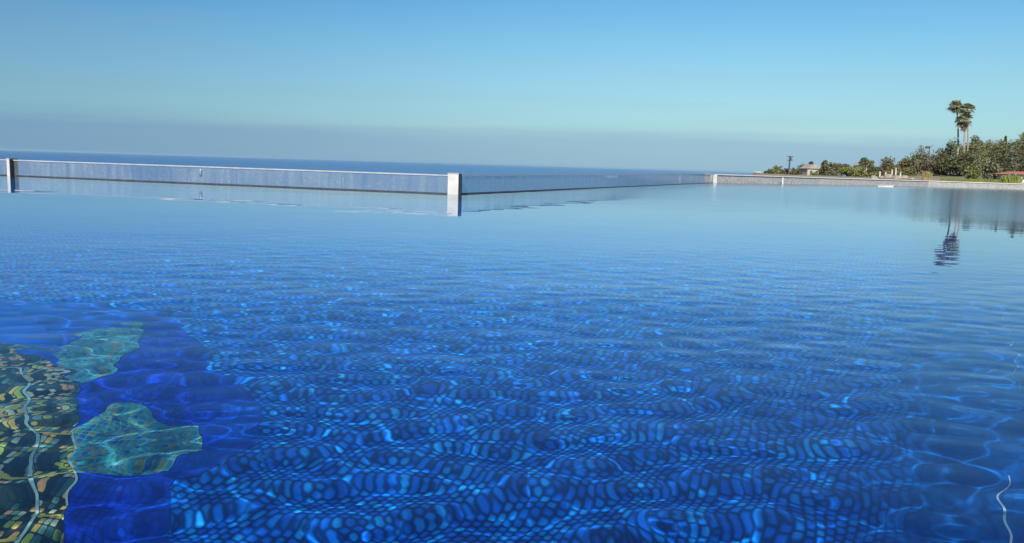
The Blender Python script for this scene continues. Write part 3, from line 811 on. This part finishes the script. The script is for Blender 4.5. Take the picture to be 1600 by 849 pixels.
feather_palm(1217, 259, 222, 'small spiky palm left of the utility pole', 2.2, 18, 9, 'olive')

# spiky flowering shrub and reeds
base, rx, top = span(1567, 1595, 272, 70)
o = empty('flowering_shrub', base); tag(o, 'bright green shrub with pale upright flower stalks beside the red roofed hut', 'shrub')
bm = bmesh.new(); rn = random.Random(21)
for k in range(500):
    a = rn.uniform(0, math.tau); q_ = rn.random()**.5*rx; lh = rn.uniform(.35, .75)
    p_ = Vector((math.cos(a)*q_, math.sin(a)*q_*.6, 0)); t_ = p_+Vector((rn.uniform(-.25, .25), rn.uniform(-.2, .2), lh)); s_ = Vector((.045, 0, 0))
    bm.faces.new([bm.verts.new(v) for v in (p_-s_, p_+s_, t_+s_*.6, t_-s_*.6)])
link('leaves', bm, LEAF['lime'], o)
for k, (dx, hh) in enumerate(((-.35, .95), (.05, 1.15), (.2, 1.0))):
    bm = bmesh.new(); tube(bm, [(dx, -.2, 0), (dx+.02, -.2, hh*.6), (dx, -.2, hh*.75), (dx, -.2, hh)], [.02, .03, .085, .04], 6); link('flower_stalk', bm, LEAF['pale'], o)
base, rx, top = span(1441, 1459, 264, 76)
o = empty('reed_clump', base); tag(o, 'clump of dry yellow reeds at the wall below the white hut', 'reeds')
bm = bmesh.new(); rn = random.Random(22)
for k in range(260):
    a = rn.uniform(0, math.tau); q_ = rn.random()**.5*rx*.7
    p_ = Vector((math.cos(a)*q_, math.sin(a)*q_*.6, -.1)); t_ = p_+Vector((rn.uniform(-.3, .3), rn.uniform(-.2, .2), rn.uniform(.5, 1.0)*(top-base.z))); s_ = Vector((.03, 0, 0))
    bm.faces.new([bm.verts.new(v) for v in (p_-s_, p_+s_, t_)])
link('blades', bm, LEAF['reed'], o)

# strip of grass before the dark trees
bm = bmesh.new(); rn = random.Random(5)
for k in range(5000):
    px = rn.uniform(1470, 1566); dp = rn.uniform(61, 78)
    x = at(px, 280, dp).x; z = ground(x, dp)
    a = rn.uniform(0, math.pi); s_ = Vector((math.cos(a), math.sin(a), 0))*.05; p_ = Vector((x, dp, z-.02)); t_ = p_+Vector((rn.uniform(-.08, .08), 0, rn.uniform(.12, .34)))
    bm.faces.new([bm.verts.new(v) for v in (p_-s_, p_+s_, t_)])
o = link('grass', bm, LEAF['lime']); tag(o, 'strip of yellow green grass behind the stone wall', 'grass', kind='stuff')

# ------------------------------------------------------------------ buildings
def house(px0, px1, y_eave, y_ridge, depth, rz, label, wallm, roofm, name='house', cat='house', deep=5, col=False, nwin=2):
    l, r_ = at(px0, y_eave, depth), at(px1, y_eave, depth)
    xm = (l.x+r_.x)/2; wd = r_.x-l.x; g_ = ground(xm, depth)
    o = empty(name, (xm, depth, g_), rz); tag(o, label, cat)
    he = at((px0+px1)/2, y_eave, depth).z-g_; hr = at((px0+px1)/2, y_ridge, depth).z-g_
    bm = bmesh.new(); box(bm, (0, deep/2, he/2-.3), (wd, deep, he+.6)); link('wall', bm, wallm, o)
    bm = bmesh.new()
    ov = wd*.07
    pts = [(-wd/2-ov, he-.05), (wd/2+ov, he-.05), (0, hr)]
    A = [bm.verts.new((x, -.3, z)) for x, z in pts]; B = [bm.verts.new((x, deep+.3, z)) for x, z in pts]
    bm.faces.new(A); bm.faces.new(B[::-1])
    for i in range(3): bm.faces.new((A[i], B[i], B[(i+1) % 3], A[(i+1) % 3]))
    bmesh.ops.recalc_face_normals(bm, faces=bm.faces)
    link('roof', bm, roofm, o)
    for k in range(nwin):
        u = -wd/2 + wd*(k+.5)/nwin*.8 + wd*.06
        bm = bmesh.new(); box(bm, (u, -.01, he*.55), (wd*.16, .05, he*.35)); link('window', bm, glass_dark, o)
    if col:
        bm = bmesh.new(); box(bm, (wd*.42, -.6, he/2-.3), (wd*.09, .3, he+.5)); link('column', bm, white_p, o)
    return o
house(1262, 1284, 263.5, 257, 186, 0, 'pale roofed house with a white column at the left part of the headland', wallc, roof_pale, col=True)
house(1353, 1365, 258.5, 253.5, 176, R(8), 'white house gable between two small round trees', white_p, roof_pale, nwin=1)
house(1446, 1454.5, 267, 264.5, 106, R(-6), 'tiny white hut under the tall grey tree', white_p, roof_pale, 'hut', 'hut', 1.5, nwin=1)
house(1589, 1640, 272.5, 268.5, 78, R(4), 'red roofed white hut at the right edge of the photo', white_p, roof_red, 'hut', 'hut', 3, nwin=2)
house(1183, 1191, 269.8, 268.2, 290, R(10), 'farthest white cottage at the left tip of the headland', white_p, white_p, 'cottage', 'cottage', 3, nwin=1)
house(1195, 1201, 270.8, 269.3, 270, R(-10), 'small white cottage right of the farthest one by the leftmost shrub', white_p, roof_pale, 'cottage', 'cottage', 3, nwin=1)

# ------------------------------------------------------------------ poles, stakes, boulders
p = at(1234.5, 244, 222); g_ = ground(p.x, 222); hh = p.z-g_
o = empty('utility_pole', (p.x, 222, g_)); tag(o, 'dark timber utility pole with two crossarms at the left of the headland', 'utility pole')
bm = bmesh.new(); tube(bm, [(0, 0, -.5), (0, 0, hh)], [.24, .19], 9); link('pole', bm, timber, o)
for z, l_ in ((hh-.25, 1.5), (hh-1.2, 1.3)):
    bm = bmesh.new(); box(bm, (0, -.22, z), (l_, .16, .2)); ca = link('crossarm', bm, timber, o)
    for k in (-.42, -.15, .15, .42):
        bm = bmesh.new(); tube(bm, [(k*l_*1.05, -.22, z+.1), (k*l_*1.05, -.22, z+.2), (k*l_*1.05, -.22, z+.28)], [.05, .09, .03], 6); link('insulator', bm, dark_p, ca)
bm = bmesh.new(); tube(bm, [(.3, -.1, hh-1.0), (.3, -.1, hh-.45)], .2, 8); link('transformer', bm, timber, o)
p = at(1450, 228, 117); g_ = ground(p.x, 117); hh = p.z-g_
o = empty('mast', (p.x, 117, g_)); tag(o, 'thin mast with a dark lamp head rising beside the tall grey tree', 'mast')
bm = bmesh.new(); tube(bm, [(.25, 0, -.4), (.25, 0, hh*.95)], [.07, .05], 7); link('pole', bm, timber, o)
bm = bmesh.new(); box(bm, (-.02, 0, hh-.22), (.6, .3, .34), 0, .08); link('lamp_head', bm, timber, o)
bm = bmesh.new(); tube(bm, [(.2, 0, hh-.3), (.55, 0, hh), (.75, 0, hh+.1)], [.05, .04, .03], 6); link('arm', bm, timber, o)
for k, (px, yt) in enumerate(((1375, 269), (1384, 270), (1394, 266), (1400, 264), (1407, 270))):
    dp = 100+k*1.5; p = at(px, yt, dp); g_ = ground(p.x, dp); hh = p.z-g_
    o = empty('stake', (p.x, dp, g_)); tag(o, ['first pale stake from the left behind the wall', 'second pale stake from the left in the brown scrub', 'middle pale stake of the five in the brown scrub', 'tallest pale stake, before the domed brown tree', 'last pale stake on the right of the five'][k], 'stake', 'pale stakes behind the stone wall')
    bm = bmesh.new(); tube(bm, [(0, 0, -.3), (.02, 0, hh*.5), (0, 0, hh)], [.10, .09, .07], 7); link('shaft', bm, coping_m, o)
    bm = bmesh.new(); tube(bm, [(0, 0, hh), (0, 0, hh+.07)], [.1, .04], 7); link('tip', bm, white_p, o)
for k, (px, rr_) in enumerate(((1366, .28), (1377, .20), (1388, .32), (1402, .38), (1413, .27), (1424, .22))):
    dp = 74+(k*3.7) % 9; x = at(px, 280, dp).x; g_ = ground(x, dp); rn = random.Random(k+50)
    bm = bmesh.new(); bmesh.ops.create_icosphere(bm, subdivisions=3, radius=1)
    ph = [rn.uniform(0, 6) for _ in range(6)]
    for v in bm.verts:
        q_ = v.co; s_ = 1+.16*math.sin(3*q_.x+ph[0])+.14*math.sin(3.4*q_.y+ph[1])+.12*math.sin(4*q_.z+ph[2])+.05*math.sin(9*q_.x+ph[3])
        v.co = Vector((q_.x*s_*rr_*1.3, q_.y*s_*rr_, q_.z*s_*rr_*.75))
    o = link('boulder', bm, tan_m); o.location = (x, dp, g_+rr_*.3)
    tag(o, ['leftmost tan boulder on the soil behind the wall', 'smallest tan boulder next to the leftmost one', 'third tan boulder from the left below the domed tree', 'largest tan boulder in the middle of the row', 'fifth tan boulder from the left, right of the largest', 'rightmost tan boulder nearest the reeds'][k], 'boulder', 'tan boulders behind the stone wall')
bpy.context.view_layer.update()
